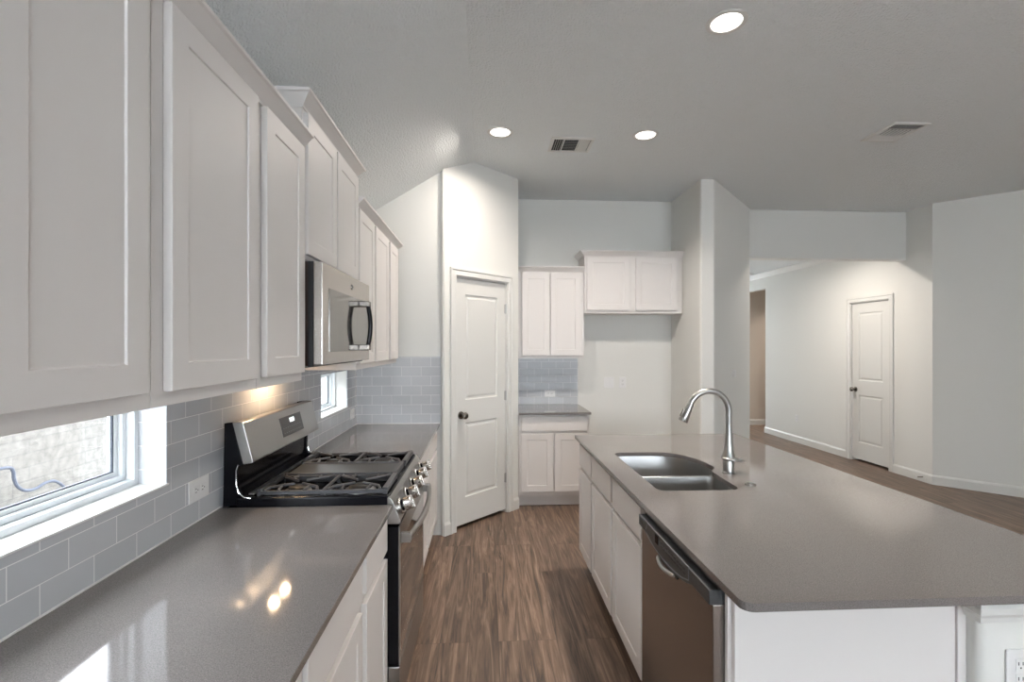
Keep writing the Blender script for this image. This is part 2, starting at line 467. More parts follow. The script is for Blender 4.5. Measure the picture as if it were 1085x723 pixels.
# angled pantry wall with its door opening
PA = Fr((-0.335, 3.95, 0), (1, 1, 0), (0, 0, 1), (1, -1, 0))
mb = MB()
L = 0.918
for a0, a1, b0, b1 in ((0, 0.130, 0, CZ), (0.770, L, 0, CZ), (0.130, 0.770, 2.12, CZ)): mb.box(a0, a1, b0, b1, -0.115, 0, PA)
mb.build('wall_angled', M['wall'], **ST)
MB().box(-0.345, -0.325, 3.945, 4.06, 0, CZ).build('wall_corner', M['wall'], bevel=0.004, **ST)
MB().box(0.20, 0.312, 4.60, 5.35, 0, CZ).build('wall_pantry', M['wall'], **ST)
MB().box(-1.2, 2.06, 5.23, 5.35, 0, CZ).build('wall_back', M['wall'], **ST)
MB().prism([(2.04, 5.30), (2.04, 4.515), (2.05, 4.50), (2.165, 4.50), (2.18, 4.508), (3.05, 5.45), (3.05, 5.60), (3.05, 12.5), (2.93, 12.5), (2.93, 5.60), (2.04, 5.6)], 0, CZ).build('wall_column', M['wall'], **ST)
mbm = MB().box(3.0, 5.1, 5.47, 5.60, 2.553, CZ).build('trim_1', M['wall'], bevel=0.01, **ST)
tag(mbm, 'dropped drywall header beam above the opening to the hallway')
XH = 4.96
mb = MB()
box_holes(mb, 'x', XH, XH + 0.115, 5.13, 12.5, 0, CZ, [(5.705, 6.345, 0, 2.115), (8.35, 9.20, 0, 2.556)])
mb.build('wall_hall', M['wall'], **ST)
RA = Fr((XH, 5.13, 0), (1, -1, 0), (0, 0, 1), (-1, -1, 0))
MB().box(0, 3.59, 0, CZ, -0.12, 0, RA).build('wall_right_angled', M['wall'], **ST)
MB().box(7.5, 7.62, -4.3, 2.62, 0, CZ).build('wall_right', M['wall'], **ST)
box_holes(MB(), 'y', 12.5, 12.62, 2.9, 9.0, 0, CZ, [(3.5, 4.5, 0.6, 2.35)]).build('wall_hall_end', M['wall'], **ST)
MB().box(5.075, 8.0, 9.20, 9.32, 0, 2.83).build('wall_side_room', M['tan'], **ST)
MB().box(7.0, 7.12, 5.6, 9.2, 0, 2.83).build('wall_side_room_right', M['tan'], **ST)
MB().box(5.075, 7.0, 7.9, 8.0, 0, 2.83).build('wall_side_room_near', M['tan'], **ST)
# unseen outer wall, added to seal out sky light
MB().box(8.9, 9.0, -4.3, 12.6, 0, 3.3).build('wall_light_seal', M['wall'], **ST)
# wall behind the camera with three tall windows
BW = [(-0.65, 0.75, 0.95, 2.25), (0.90, 2.30, 0.95, 2.25), (2.45, 3.85, 0.95, 2.25)]
box_holes(MB(), 'y', -4.32, -4.2, -1.2, 7.62, 0, CZ, BW).build('wall_behind', M['wall'], **ST)
MB().box(-1.4, 9.2, -4.5, 12.8, 3.26, 3.4).build('ceiling_light_seal', M['wall'], **ST)  # unseen slab added so sky light enters only through the openings

# baseboards
BBP = [(0, 0), (0.014, 0), (0.014, 0.085), (0.009, 0.097), (0.004, 0.105), (0, 0.105)]
def bb(name, path): MB().sweep(path, BBP).build(name, M['trim'], **ST)
# travel with the room to the left
bb('baseboard_pantry', [PA(0.07, 0)[:2], PA(0, 0)[:2], (-0.345, 3.945)][:2])
bb('baseboard_pantry_right', [PA(0.915, 0)[:2], PA(0.83, 0)[:2]])
bb('baseboard_column', [(3.05, 5.6), (3.05, 5.45), (2.18, 4.508), (2.165, 4.50), (2.05, 4.50), (2.04, 4.515), (2.04, 5.23)])
bb('baseboard_back', [(2.04, 5.23), (1.01, 5.23)])
bb('baseboard_hall_near', [RA(3.59, 0)[:2], (XH, 5.13), (XH, 5.647)])
bb('baseboard_hall_far', [(XH, 6.417), (XH, 8.35), (XH + 0.10, 8.35)])
bb('baseboard_side_room', [(7.0, 9.2), (XH, 9.2)])
bb('baseboard_hall_end', [(XH, 12.5), (3.05, 12.5)])
# hallway crown
MB().sweep([(XH, 5.6), (XH, 12.5)], [(0, 2.755), (0.012, 2.755), (0.03, 2.775), (0.06, 2.80), (0.078, 2.815), (0.078, 2.83), (0, 2.83)]).build('trim_2', M['trim'], **ST)

# ---------------------------------------------------------------- interior doors
CAS = [(0, 0), (0, 0.010), (0.008, 0.016), (0.045, 0.012), (0.052, 0.018), (0.066, 0.018), (0.068, 0)]
def int_door(name, fr, a0, a1, top, label, knob_left=True, panels=None, hinge=True):
    """fr: a along wall, b up, c out of the wall"""
    r = thing(name, fr((a0 + a1) / 2, 0, 0), label, 'door', kind='structure')
    w = a1 - a0; h = top - 0.03
    df = Fr(fr(a0 + 0.003, 0.03, -0.055), fr.e1, fr.e2, fr.n)
    st = 0.113
    cells = [(st, w - st, 0.225, 0.855), (st, w - st, 1.05, 1.945)]
    MB().panel(df, w - 0.006, h - 0.004, 0.038, cells, [(0.006, -0.010), (0.020, -0.011), (0.036, -0.003)]).build('door_slab', M['trim'], r, bevel=0.0015)
    mb = MB().sweep([(a1 + 0.006, 0), (a1 + 0.006, top + 0.006), (a0 - 0.006, top + 0.006), (a0 - 0.006, 0)], [(-o, c) for o, c in CAS], fr)
    mb.build('door_casing', M['trim'], r)
    mb = MB()
    for q0, q1 in ((a0 - 0.009, a0 + 0.001), (a1 - 0.001, a1 + 0.009)): mb.box(q0, q1, 0, top + 0.008, -0.112, 0.001, fr)
    mb.box(a0, a1, top - 0.001, top + 0.008, -0.112, 0.001, fr)
    mb.box(a0, a0 + 0.012, 0, top, -0.112, -0.057, fr).box(a1 - 0.012, a1, 0, top, -0.112, -0.057, fr)
    mb.build('door_jamb', M['trim'], r)
    ka = a0 + 0.063 if knob_left else a1 - 0.063
    MB().lathe([(0.0, 0.075), (0.018, 0.074), (0.027, 0.066), (0.030, 0.055), (0.026, 0.044), (0.014, 0.036), (0.011, 0.012), (0.030, 0.009), (0.033, 0.001), (0.033, 0.0)][::-1],
               fr(ka, 0.955, -0.017), fr.n, 28).build('door_knob', M['darknickel'], r, smooth=True)
    hb = a1 - 0.002 if knob_left else a0 + 0.002
    for z in (0.32, 1.08, 1.88):
        MB().tube([fr(hb, z - 0.045, -0.012), fr(hb, z + 0.045, -0.012)], 0.006, 10).box(hb - 0.018, hb + 0.004, z - 0.042, z + 0.042, -0.0185, -0.0155, fr).build('hinge', M['nickel'], r)
    return r
int_door('door_1', PA, 0.139, 0.760, 2.112, 'white two panel pantry door in the angled wall beside the counter')
HF = Fr((XH, 0, 0), (0, -1, 0), (0, 0, 1), (-1, 0, 0))
int_door('door_2', HF, -6.336, -5.714, 2.108, 'white two panel closet door in the far hallway wall')
# unseen black box added behind the hallway door, keeps its gap dark
MB().box(5.5, 5.56, 5.4, 6.7, 0, 2.8).box(XH + 0.115, 5.56, 5.35, 5.4, 0, 2.8).box(XH + 0.115, 5.56, 6.7, 6.75, 0, 2.8).build('wall_blackout', M['blackmat'], **ST)

# ---------------------------------------------------------------- windows
def win_x(name, y0, y1, z0, z1, fw, label, tilemat):
    r = thing(name, (-1.15, (y0 + y1) / 2, z0), label, 'window', kind='structure')
    def ring(a, x0, x1, g):
        mb = MB()
        mb.box(x0, x1, y0 + a, y0 + a + g, z0 + a, z1 - a).box(x0, x1, y1 - a - g, y1 - a, z0 + a, z1 - a)
        mb.box(x0, x1, y0 + a + g, y1 - a - g, z0 + a, z0 + a + g).box(x0, x1, y0 + a + g, y1 - a - g, z1 - a - g, z1 - a)
        return mb
    ring(0.002, -1.195, -1.118, fw * 0.42).build('window_frame', M['vinyl'], r, bevel=0.002)
    ring(0.002 + fw * 0.42, -1.185, -1.143, fw * 0.30).build('window_sash', M['vinyl'], r, bevel=0.003)
    ring(0.002 + fw * 0.72, -1.180, -1.156, fw * 0.24).build('glazing_bead', M['vinyl'], r, bevel=0.002)
    ring(0.002 + fw * 0.96, -1.168, -1.160, 0.004).build('gasket', M['gasket'], r)
    q = 0.002 + fw * 0.9
    MB().box(-1.166, -1.162, y0 + q, y1 - q, z0 + q, z1 - q).build('pane', M['glass'], r)
    return r
wn = win_x('window_1', *W1[:2], W1[2], W1[3], 0.056, 'low horizontal window over the left counter, looking onto a pale brick wall', M['trim'])
MB().box(-1.118, -1.026, W1[0], W1[1], W1[2] - 0.001, W1[2] + 0.006).build('window_sill', M['trim'], wn, bevel=0.002)
MB().box(-1.118, -1.03, W1[1] - 0.008, W1[1], W1[2] + 0.006, 1.45).build('tiled_jamb', M['tile_y'], wn)
wn = win_x('window_2', *W2[:2], W2[2], W2[3], 0.036, 'small window in the grey tile beyond the range', M['trim'])
MB().box(-1.118, -1.026, W2[0], W2[1], W2[2] - 0.001, W2[2] + 0.005).build('window_sill', M['trim'], wn, bevel=0.002)
for i, (x0, x1, z0, z1) in enumerate(BW):
    r = thing('window_%d' % (i + 3), ((x0 + x1) / 2, -4.26, z0), '%s living area window in the wall behind the kitchen' % ('left', 'middle', 'right')[i], 'window', kind='structure')
    mb = MB()
    mb.box(x0, x0 + 0.06, -4.30, -4.21, z0, z1).box(x1 - 0.06, x1, -4.30, -4.21, z0, z1).box(x0, x1, -4.30, -4.21, z0, z0 + 0.06).box(x0, x1, -4.30, -4.21, z1 - 0.06, z1)
    mb.box(x0, x1, -4.28, -4.23, (z0 + z1) / 2 - 0.025, (z0 + z1) / 2 + 0.025)
    mb.build('window_frame', M['vinyl'], r)
    MB().box(x0 + 0.05, x1 - 0.05, -4.258, -4.254, z0 + 0.05, z1 - 0.05).build('pane', M['glass'], r)

r = thing('window_6', (4.0, 12.56, 0.6), 'tall window at the far end of the hallway', 'window', kind='structure')
MB().sweep([(3.5, 0.6), (4.5, 0.6), (4.5, 2.35), (3.5, 2.35)], [(0, -12.60), (0.06, -12.60), (0.06, -12.52), (0, -12.52)], Fr((0, 0, 0), (1, 0, 0), (0, 0, 1), (0, -1, 0)), closed=True).build('window_frame', M['vinyl'], r)
MB().box(3.55, 4.45, 12.558, 12.562, 0.65, 2.30).build('pane', M['glass'], r)

# ---------------------------------------------------------------- outside
MB().box(-4.3, -4.0, -7, 13, -0.4, 2.5).build('neighbour_wall', M['stone'], label='pale brick wall of the next house seen through the window over the left counter', cat='wall')
MB().box(-9, -1.2, -9, 15, -0.45, -0.35).build('ground', M['ground'], **ST)
pts = []
ctrl = [(-3.93, y, z) for y, z in ((3.6, 0.56), (4.0, 0.545), (4.23, 0.533), (4.278, 0.489), (4.286, 0.424), (4.319, 0.351), (4.386, 0.299), (4.483, 0.287), (4.574, 0.311), (4.66, 0.304), (4.729, 0.259), (4.80, 0.185), (4.895, 0.10), (4.97, -0.05), (5.0, -0.32))]
for i in range(len(ctrl) - 1):
    p0 = Vector(ctrl[max(0, i - 1)]); p1 = Vector(ctrl[i]); p2 = Vector(ctrl[i + 1]); p3 = Vector(ctrl[min(len(ctrl) - 1, i + 2)])
    for k in range(6):
        t = k / 6
        pts.append(0.5 * ((2 * p1) + (p2 - p0) * t + (2 * p0 - 5 * p1 + 4 * p2 - p3) * t * t + (3 * p1 - p0 - 3 * p2 + p3) * t ** 3))
MB().tube(pts, 0.013, 8).build('utility_hose', M['pipe'], smooth=True, label='grey hose drooping along the brick wall outside the left window', cat='hose')

# ---------------------------------------------------------------- backsplashes
mb = MB()
box_holes(mb, 'x', XW, -1.03, 0.0, 3.97, 0.905, 1.446, [(W1[0], W1[1], W1[2], 1.446), W2])
bsp = mb.build('backsplash', M['tile_y'], label='glossy grey running-bond tile backsplash with two window openings on the long side wall', cat='backsplash')
MB().box(-1.0299, -1.0255, 0.0, 1.950, 0.9104, 0.9145).build('caulk_line', M['plate'], bsp)
MB().box(-1.0299, -1.0255, 2.722, 3.969, 0.9104, 0.9145).build('caulk_line', M['plate'], bsp)
bsp = MB().box(-1.03, -0.362, 3.97, 3.978, 0.905, 1.453).build('backsplash', M['tile_x'], label='grey tile backsplash on the short end wall next to the pantry door', cat='backsplash')
MB().box(-1.025, -0.366, 3.9655, 3.9699, 0.9104, 0.9145).build('caulk_line', M['plate'], bsp)
MB().box(0.314, 1.003, 5.222, 5.23, 0.905, 1.418).build('backsplash', M['tile_b'], label='small grey tile backsplash above the short back counter', cat='backsplash')

# ---------------------------------------------------------------- cabinets
SHK = [(0.0008, -0.0045)]
ST_W = 0.060
def leaf(name, fr, a0, a1, b0, b1, parent, shaker=True, label=None):
    f = Fr(fr(a0, b0, 0.001), fr.e1, fr.e2, fr.n)
    w, h = a1 - a0, b1 - b0
    mb = MB()
    if shaker: mb.panel(f, w, h, 0.020, [(ST_W, w - ST_W, ST_W, h - ST_W)], SHK)
    else: mb.box(0, w, 0, h, 0, 0.020, f)
    return mb.build(name, M['cab'], parent, bevel=0.002, label=label)

def cabinet(name, fr, a0, a1, b0, b1, depth, doors, drawers=(), toe=False, label='', group=None):
    r = thing(name, fr((a0 + a1) / 2, 0 if toe else b0, -depth / 2), label, 'cabinet', group)
    g = 0.0008
    MB().box(a0 + g, a1 - g, b0, b1, -depth, 0, fr).build('carcass', M['cab'], r, bevel=0.001)
    for d in doors: leaf('door', fr, *d, r)
    for d in drawers: leaf('drawer_front', fr, *d, r, shaker=False)
    if toe:
        MB().box(a0 + g, a1 - g, 0.001, b0, -depth + 0.02, -0.075, fr).build('toe_kick', M['cab'], r)
    return r

LF = Fr((-0.69, 0, 0), (0, 1, 0), (0, 0, 1), (1, 0, 0))       # side-wall uppers; a = Y
UD = -0.69 - (XW + 0.0)                                          # depth
D = 0.338
G1 = 'white wall cabinets along the side wall'
cabinet('wall_cabinet', LF, 0.62, 1.044, 1.41, 2.29, D, [(0.693, 1.009, 1.444, 2.278)], label='white shaker wall cabinet over the left window, nearest to the camera', group=G1)
cabinet('wall_cabinet', LF, 1.044, 1.507, 1.41, 2.29, D, [(1.080, 1.479, 1.442, 2.278)], label='wide white shaker wall cabinet, second from the near end of the left run', group=G1)
cabinet('wall_cabinet', LF, 1.507, 1.872, 1.41, 2.29, D, [(1.535, 1.850, 1.442, 2.278)], label='narrow white shaker wall cabinet right before the microwave', group=G1)
cabinet('wall_cabinet', LF, 1.876, 2.630, 1.872, 2.445, D, [(1.883, 2.240, 1.888, 2.425), (2.258, 2.614, 1.888, 2.425)], label='raised white wall cabinet with two short doors above the microwave', group=G1)
cabinet('wall_cabinet', LF, 2.634, 3.015, 1.41, 2.29, D, [(2.645, 2.995, 1.442, 2.278)], label='white wall cabinet just past the microwave, first of the far three', group=G1)
cabinet('wall_cabinet', LF, 3.015, 3.465, 1.41, 2.29, D, [(3.034, 3.430, 1.442, 2.278)], label='white wall cabinet, middle one of the three beyond the microwave', group=G1)
cabinet('wall_cabinet', LF, 3.465, 3.830, 1.41, 2.29, D, [(3.493, 3.785, 1.442, 2.278)], label='white wall cabinet at the far end of the side run by the cream wall', group=G1)
BF = Fr((0, 4.92, 0), (1, 0, 0), (0, 0, 1), (0, -1, 0))         # back wall uppers; a = X
cabinet('wall_cabinet', BF, 0.316, 1.008, 1.41, 2.29, 0.308, [(0.372, 0.655, 1.442, 2.278), (0.663, 0.975, 1.442, 2.278)], label='white two door wall cabinet above the short back counter', group='white wall cabinets on the back wall')
cabinet('wall_cabinet', BF, 1.012, 2.036, 1.872, 2.462, 0.308, [(1.036, 1.478, 1.903, 2.448), (1.540, 1.972, 1.903, 2.448)], label='higher white two door wall cabinet over the empty refrigerator space', group='white wall cabinets on the back wall')

def crown_prof(zt):
    return [(0.0, zt - 0.055), (0.006, zt - 0.055), (0.008, zt - 0.048), (0.038, zt - 0.014), (0.045, zt - 0.010), (0.045, zt), (0.0, zt)]
# travel so that the room is on the left
def crown(path, zt, label):
    MB().sweep(path, crown_prof(zt)).build('crown_moulding', M['cab'], label=label, cat='moulding')
crown([(-0.69, 1.872), (-0.69, 0.62), (-1.037, 0.62)][::-1][1:] if False else [(-0.69, 1.8745), (-0.69, 0.62)], 2.335, 'white crown moulding along the near left wall cabinets')
crown([(-1.037, 2.631), (-0.69, 2.631), (-0.69, 1.8752), (-1.037, 1.8752)], 2.495, 'raised white crown moulding around the cabinet above the microwave')
crown([(-1.037, 3.83), (-0.69, 3.83), (-0.69, 2.6325)], 2.335, 'white crown moulding along the three far left wall cabinets')
crown([(1.0105, 4.92), (0.316, 4.92)], 2.345, 'white crown moulding over the two door cabinet above the back counter')
crown([(2.036, 4.92), (1.0108, 4.92), (1.0108, 5.229)], 2.512, 'raised white crown moulding over the refrigerator space cabinet')

SF = Fr((-0.405, 0, 0), (0, 1, 0), (0, 0, 1), (1, 0, 0))
GB = 'white base cabinets under the side counter'
SD = 0.60
cabinet('base_cabinet', SF, 0.02, 1.060, 0.115, 0.888, SD, [(0.04, 0.52, 0.150, 0.700), (0.56, 1.045, 0.150, 0.700)], [(0.04, 0.52, 0.732, 0.872), (0.56, 1.045, 0.732, 0.872)], True, 'white base cabinet under the left counter, at the bottom edge of the photo', GB)
cabinet('base_cabinet', SF, 1.060, 1.578, 0.115, 0.888, SD, [(1.079, 1.553, 0.150, 0.700)], [(1.079, 1.553, 0.732, 0.872)], True, 'wide white base cabinet with one drawer, second before the range', GB)
cabinet('base_cabinet', SF, 1.578, 1.948, 0.115, 0.888, SD, [(1.604, 1.940, 0.150, 0.700)], [(1.604, 1.940, 0.732, 0.872)], True, 'narrow white base cabinet directly before the near side of the range', GB)
cabinet('base_cabinet', SF, 2.722, 3.345, 0.115, 0.888, SD, [(2.74, 3.325, 0.150, 0.700)], [(2.74, 3.325, 0.732, 0.872)], True, 'white base cabinet directly beyond the range', GB)
cabinet('base_cabinet', SF, 3.345, 3.968, 0.115, 0.888, SD, [(3.365, 3.92, 0.150, 0.700)], [(3.365, 3.92, 0.732, 0.872)], True, 'white base cabinet at the far end beside the pantry door wall', GB)
KF = Fr((0, 4.60, 0), (1, 0, 0), (0, 0, 1), (0, -1, 0))
cabinet('base_cabinet', KF, 0.316, 0.995, 0.115, 0.888, 0.62, [(0.340, 0.645, 0.155, 0.705), (0.660, 0.970, 0.155, 0.705)], [(0.340, 0.970, 0.732, 0.870)], True, 'white two door base cabinet with one wide drawer against the back wall')
IF = Fr((0.665, 0, 0), (0, 1, 0), (0, 0, 1), (-1, 0, 0))
GI = 'white island base cabinets facing the range'
cabinet('base_cabinet', IF, 2.925, 3.335, 0.115, 0.886, 0.60, [(2.942, 3.303, 0.150, 0.700)], [(2.942, 3.303, 0.732, 0.868)], True, 'narrow white island cabinet with one drawer at the far end', GI)
# sink base: open box so that the bowls hang inside it
r = thing('sink_base_cabinet', (0.965, 2.42, 0), 'white two door island cabinet under the sink with two false drawer fronts', 'cabinet', GI)
mb = MB().box(0.665, 0.683, 1.912, 2.924, 0.115, 0.886).box(1.247, 1.265, 1.912, 2.924, 0.115, 0.886).box(0.683, 1.247, 1.912, 1.930, 0.115, 0.886).box(0.683, 1.247, 2.906, 2.924, 0.115, 0.886).box(0.683, 1.247, 1.93, 2.906, 0.115, 0.133)
mb.build('carcass', M['cab'], r)
for a0, a1 in ((1.984, 2.432), (2.470, 2.913)):
    leaf('door', IF, a0, a1, 0.150, 0.700, r); leaf('drawer_front', IF, a0, a1, 0.732, 0.868, r, shaker=False)
MB().box(0.74, 1.25, 1.912, 2.924, 0.001, 0.115).build('toe_kick', M['cab'], r)
# island end
r = thing('island_end_panel', (0.97, 1.27, 0), 'white end panel of the island beside the dishwasher', 'panel')
MB().box(0.665, 1.286, 1.262, 1.280, 0.001, 0.886).build('panel_board', M['cab'], r, bevel=0.0015)
MB().box(0.655, 0.7, 1.280, 1.296, 0.001, 0.886).build('filler_strip', M['cab'], r, bevel=0.001)
MB().box(1.287, 1.312, 1.256, 1.30, 0.001, 0.886).build('edge_strip', M['cab'], r, bevel=0.002)
hw = MB().prism(rounded(1.313, 1.62, 1.22, 3.30, [0.02, 0.02, 0.01, 0.01], 6), 0, 0.887).build('wall_island', M['wall'], smooth=True, **ST)
MB().sweep([(1.313, 1.262), (1.313, 1.22), (1.62, 1.22), (1.62, 3.30)][::-1], [(o, c) for o, c in [(0.001, 0.808), (0.010, 0.808), (0.013, 0.822), (0.020, 0.832), (0.034, 0.842), (0.036, 0.858), (0.030, 0.870), (0.030, 0.886), (0.001, 0.886)]][::1]).build('trim_3', M['trim'], **ST)

# ---------------------------------------------------------------- countertops
CT0, CT1 = 0.8885, 0.910
def slab(poly, label, hole=None):
    if hole is None:
        return MB().prism(poly, CT0, CT1).build('countertop', M['quartz'], bevel=0.002, label=label, cat='countertop')
    mb = MB(); bm = mb.bm
    def loop(pts, z): return [bm.verts.new((p[0], p[1], z)) for p in pts]
    for z in (CT1, CT0):
        es = []
        for pts in (poly, hole):
            v = loop(pts, z)
            for i in range(len(v)): es.append(bm.edges.new((v[i], v[(i + 1) % len(v)])))
        bmesh.ops.triangle_fill(bm, use_beauty=True, use_dissolve=False, edges=es)
    for pts in (poly, hole):
        for i in range(len(pts)):
            p, q = pts[i], pts[(i + 1) % len(pts)]
            mb.face([(p[0], p[1], CT0), (q[0], q[1], CT0), (q[0], q[1], CT1), (p[0], p[1], CT1)])
    return mb.build('countertop', M['quartz'], label=label, cat='countertop')
slab(rounded(-1.029, -0.366, 0.0, 1.950, 0), 'polished grey quartz counter on the left between the window and the range')
slab(rounded(-1.029, -0.366, 2.720, 3.969, 0), 'grey quartz counter beyond the range, ending at the pantry wall')
slab(rounded(0.314, 1.003, 4.545, 5.221, 0), 'short grey quartz counter on the back wall cabinet')
def arc(cx, cy, r, a0, a1, k=8): return [(cx + r * math.cos(math.radians(a0 + (a1 - a0) * i / k)), cy + r * math.sin(math.radians(a0 + (a1 - a0) * i / k))) for i in range(k + 1)]
SINK = []
SINK += arc(0.792, 2.107, 0.040, 180, 270, 5)[:]          # near left corner (0.752, 2.067)
SINK += arc(1.075, 2.112, 0.045, 270, 360, 5)             # near right corner
SINK += [(1.126, 2.25), (1.134, 2.37)]
SINK += [(1.150, 2.405), (1.176, 2.435), (1.188, 2.47)]
SINK += [(1.186, 2.56), (1.172, 2.64), (1.143, 2.72), (1.100, 2.78), (1.045, 2.812), (0.98, 2.823), (0.90, 2.824), (0.83, 2.823)]
SINK += arc(0.800, 2.775, 0.048, 90, 180, 5)
slab(rounded(0.630, 1.787, 1.152, 3.395, [0.03, 0.02, 0.01, 0.01], 6), 'large grey quartz island top with the sink cut into it', SINK)

# ---------------------------------------------------------------- sink
r = thing('double_bowl_sink', (0.96, 2.44, 0.70), 'undermount stainless double bowl sink in the island', 'sink')
def shrink(poly, d):
    c = Vector((sum(p[0] for p in poly) / len(poly), sum(p[1] for p in poly) / len(poly)))
    out = []
    for p in poly:
        v = Vector(p) - c; out.append(tuple(c + v * (1 - d / max(v.length, 1e-6))))
    return out
def bowl(name, poly, depth, zt):
    mb = MB(); bm = mb.bm; rows = []
    prof = [(-0.012, 0.0), (0.0, 0.0), (0.003, 0.012), (0.008, depth - 0.05), (0.016, depth - 0.02), (0.035, depth - 0.004), (0.06, depth)]
    for d, z in prof: rows.append([bm.verts.new((p[0], p[1], zt - z)) for p in shrink(poly, d)])
    n = len(poly)
    for k in range(len(rows) - 1):
        for i in range(n): bm.faces.new([rows[k][i], rows[k][(i + 1) % n], rows[k + 1][(i + 1) % n], rows[k + 1][i]])
    bm.faces.new(rows[-1])
    o = mb.build(name, M['sinksteel'], r, smooth=True)
    md = o.modifiers.new('thick', 'SOLIDIFY'); md.thickness = 0.002; md.offset = 0
    c = Vector((sum(p[0] for p in poly) / n, sum(p[1] for p in poly) / n, zt - depth))
    MB().lathe([(0.045, 0.0005), (0.045, 0.004), (0.036, 0.003), (0.030, -0.004), (0.0, -0.006)], c, (0, 0, 1), 24, cap=False).build('drain', M['chrome'], r, smooth=True)
M['sinksteel'] = textured('satin_steel', (0.36, 0.36, 0.355), 0.34, 40, 0.04, 0.0005, 2, 1.0, stretch=(3, 3, 20))
near = arc(0.792, 2.105, 0.046, 180, 270, 5) + arc(1.075, 2.112, 0.052, 270, 360, 5) + [(1.131, 2.28)] + arc(1.100, 2.330, 0.034, 0, 90, 4) + arc(0.782, 2.332, 0.034, 90, 180, 4)
far = arc(0.780, 2.420, 0.034, 180, 270, 4) + [(1.12, 2.388), (1.165, 2.405), (1.188, 2.44), (1.194, 2.48), (1.192, 2.56), (1.177, 2.645), (1.147, 2.725), (1.103, 2.786), (1.046, 2.818), (0.98, 2.829), (0.90, 2.830), (0.83, 2.829)] + arc(0.796, 2.778, 0.052, 90, 180, 5)
bowl('near_bowl', near, 0.19, 0.886)
bowl('far_bowl', far, 0.22, 0.886)
MB().box(0.752, 1.140, 2.362, 2.390, 0.878, 0.884).build('divider', M['sinksteel'], r, bevel=0.003)

# ---------------------------------------------------------------- faucet
fx, fyy = 1.207, 2.349
r = thing('kitchen_faucet', (fx, fyy, 0.910), 'brushed nickel pull-down gooseneck faucet standing behind the island sink', 'faucet')
MB().lathe([(0.031, 0.0), (0.031, 0.004), (0.026, 0.007), (0.026, 0.058), (0.024, 0.062)], (fx, fyy, 0.9105), (0, 0, 1), 32).build('base', M['nickel'], r, smooth=True)
MB().lathe([(0.020, -0.006), (0.030, 0.000), (0.036, 0.006), (0.035, 0.014), (0.029, 0.028), (0.023, 0.050), (0.0195, 0.085), (0.0168, 0.13), (0.0155, 0.17)], (fx, fyy, 0.974), (0, 0, 1), 32).build('body', M['nickel'], r, smooth=True)
# lever: flat blade wrapped round the collar, pointing right
lv = [(fx - 0.040, fyy - 0.004, 0.986), (fx - 0.02, fyy - 0.006, 0.984), (fx + 0.01, fyy - 0.006, 0.980), (fx + 0.04, fyy - 0.004, 0.975), (fx + 0.068, fyy - 0.001, 0.970), (fx + 0.078, fyy, 0.968)]
MB().tube(lv, [0.008, 0.033, 0.040, 0.036, 0.024, 0.010], 20, flat=0.26).build('lever', M['nickel'], r, smooth='all')
R = 0.1
cxn = fx - R
path = [(fx, fyy, 1.14), (fx, fyy, 1.18)]
for i in range(0, 17):
    a = math.radians(i * 10.0)
    path.append((cxn + R * math.cos(a), fyy, 1.216 + R * math.sin(a)))
end = Vector(path[-1])
dr = (Vector(path[-1]) - Vector(path[-2])).normalized()
MB().tube(path, 0.0152, 16).build('spout', M['nickel'], r, smooth=True)
hp = [end - dr * 0.002, end + dr * 0.003, end + dr * 0.012, end + dr * 0.06, end + dr * 0.088, end + dr * 0.093]
sh = MB().tube(hp, [0.0152, 0.0165, 0.0165, 0.0215, 0.0235, 0.021], 20).build('spray_head', M['nickel'], r, smooth=True)
side = Vector((-dr.z, 0, dr.x)); side = side if side.x < 0 else -side
bp = end + dr * 0.055 + side * 0.0195
MB().tube([bp - dr * 0.02, bp + dr * 0.018], 0.006, 10).build('spray_button', M['darknickel'], r, smooth=True)
MB().lathe([(0.024, 0.0), (0.024, 0.004), (0.021, 0.006), (0.013, 0.006), (0.012, 0.009), (0.0, 0.010)], (1.198, 2.137, 0.9105), (0, 0, 1), 28).build('air_switch_button', M['nickel'], smooth=True,
    label='small round nickel button set in the island top beside the faucet', cat='button')

# ---------------------------------------------------------------- dishwasher
r = thing('dishwasher', (0.95, 1.60, 0), 'stainless steel dishwasher with dark control panel in the island', 'dishwasher')
MB().box(0.662, 1.22, 1.302, 1.905, 0.09, 0.872).build('tub', M['panelgrey'], r)
MB().box(0.72, 1.22, 1.302, 1.905, 0.001, 0.09).build('toe_kick', M['blackmat'], r)
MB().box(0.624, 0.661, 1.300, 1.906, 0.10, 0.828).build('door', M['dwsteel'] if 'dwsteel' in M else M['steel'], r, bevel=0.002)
xf = Fr((0, 0, 0), (0, 1, 0), (0, 0, 1), (-1, 0, 0))
low = [(1.298, 0.829), (1.41, 0.829)] + [(1.41 + (1.80 - 1.41) * t / 10, 0.829 - 0.034 * math.sin(math.pi * t / 10) ** 0.8) for t in range(1, 10)] + [(1.80, 0.829), (1.908, 0.829)]
MB().prism(low + [(1.908, 0.870), (1.298, 0.870)], -0.661, -0.612, xf).build('control_panel', M['panelgrey'], r, bevel=0.003)
mb = MB()
o = [(1.43, 0.832)] + [(1.43 + 0.40 * t / 8, 0.826 - 0.024 * math.sin(math.pi * t / 8)) for t in range(1, 8)] + [(1.83, 0.832), (1.80, 0.872), (1.43, 0.874)]
mb.sweep(o, [(0, 0.6105), (0.003, 0.6105), (0.003, 0.6125), (0, 0.6125)], Fr((0, 0, 0), (0, 1, 0), (0, 0, 1), (1, 0, 0)), closed=True)
mb.build('panel_outline', M['mark'], r)
for i in range(9):
    for j in range(2): MB().box(0.6108, 0.6125, 1.46 + i * 0.024, 1.473 + i * 0.024, 0.838 + j * 0.014, 0.841 + j * 0.014).build('button_marking', M['slot'], r)
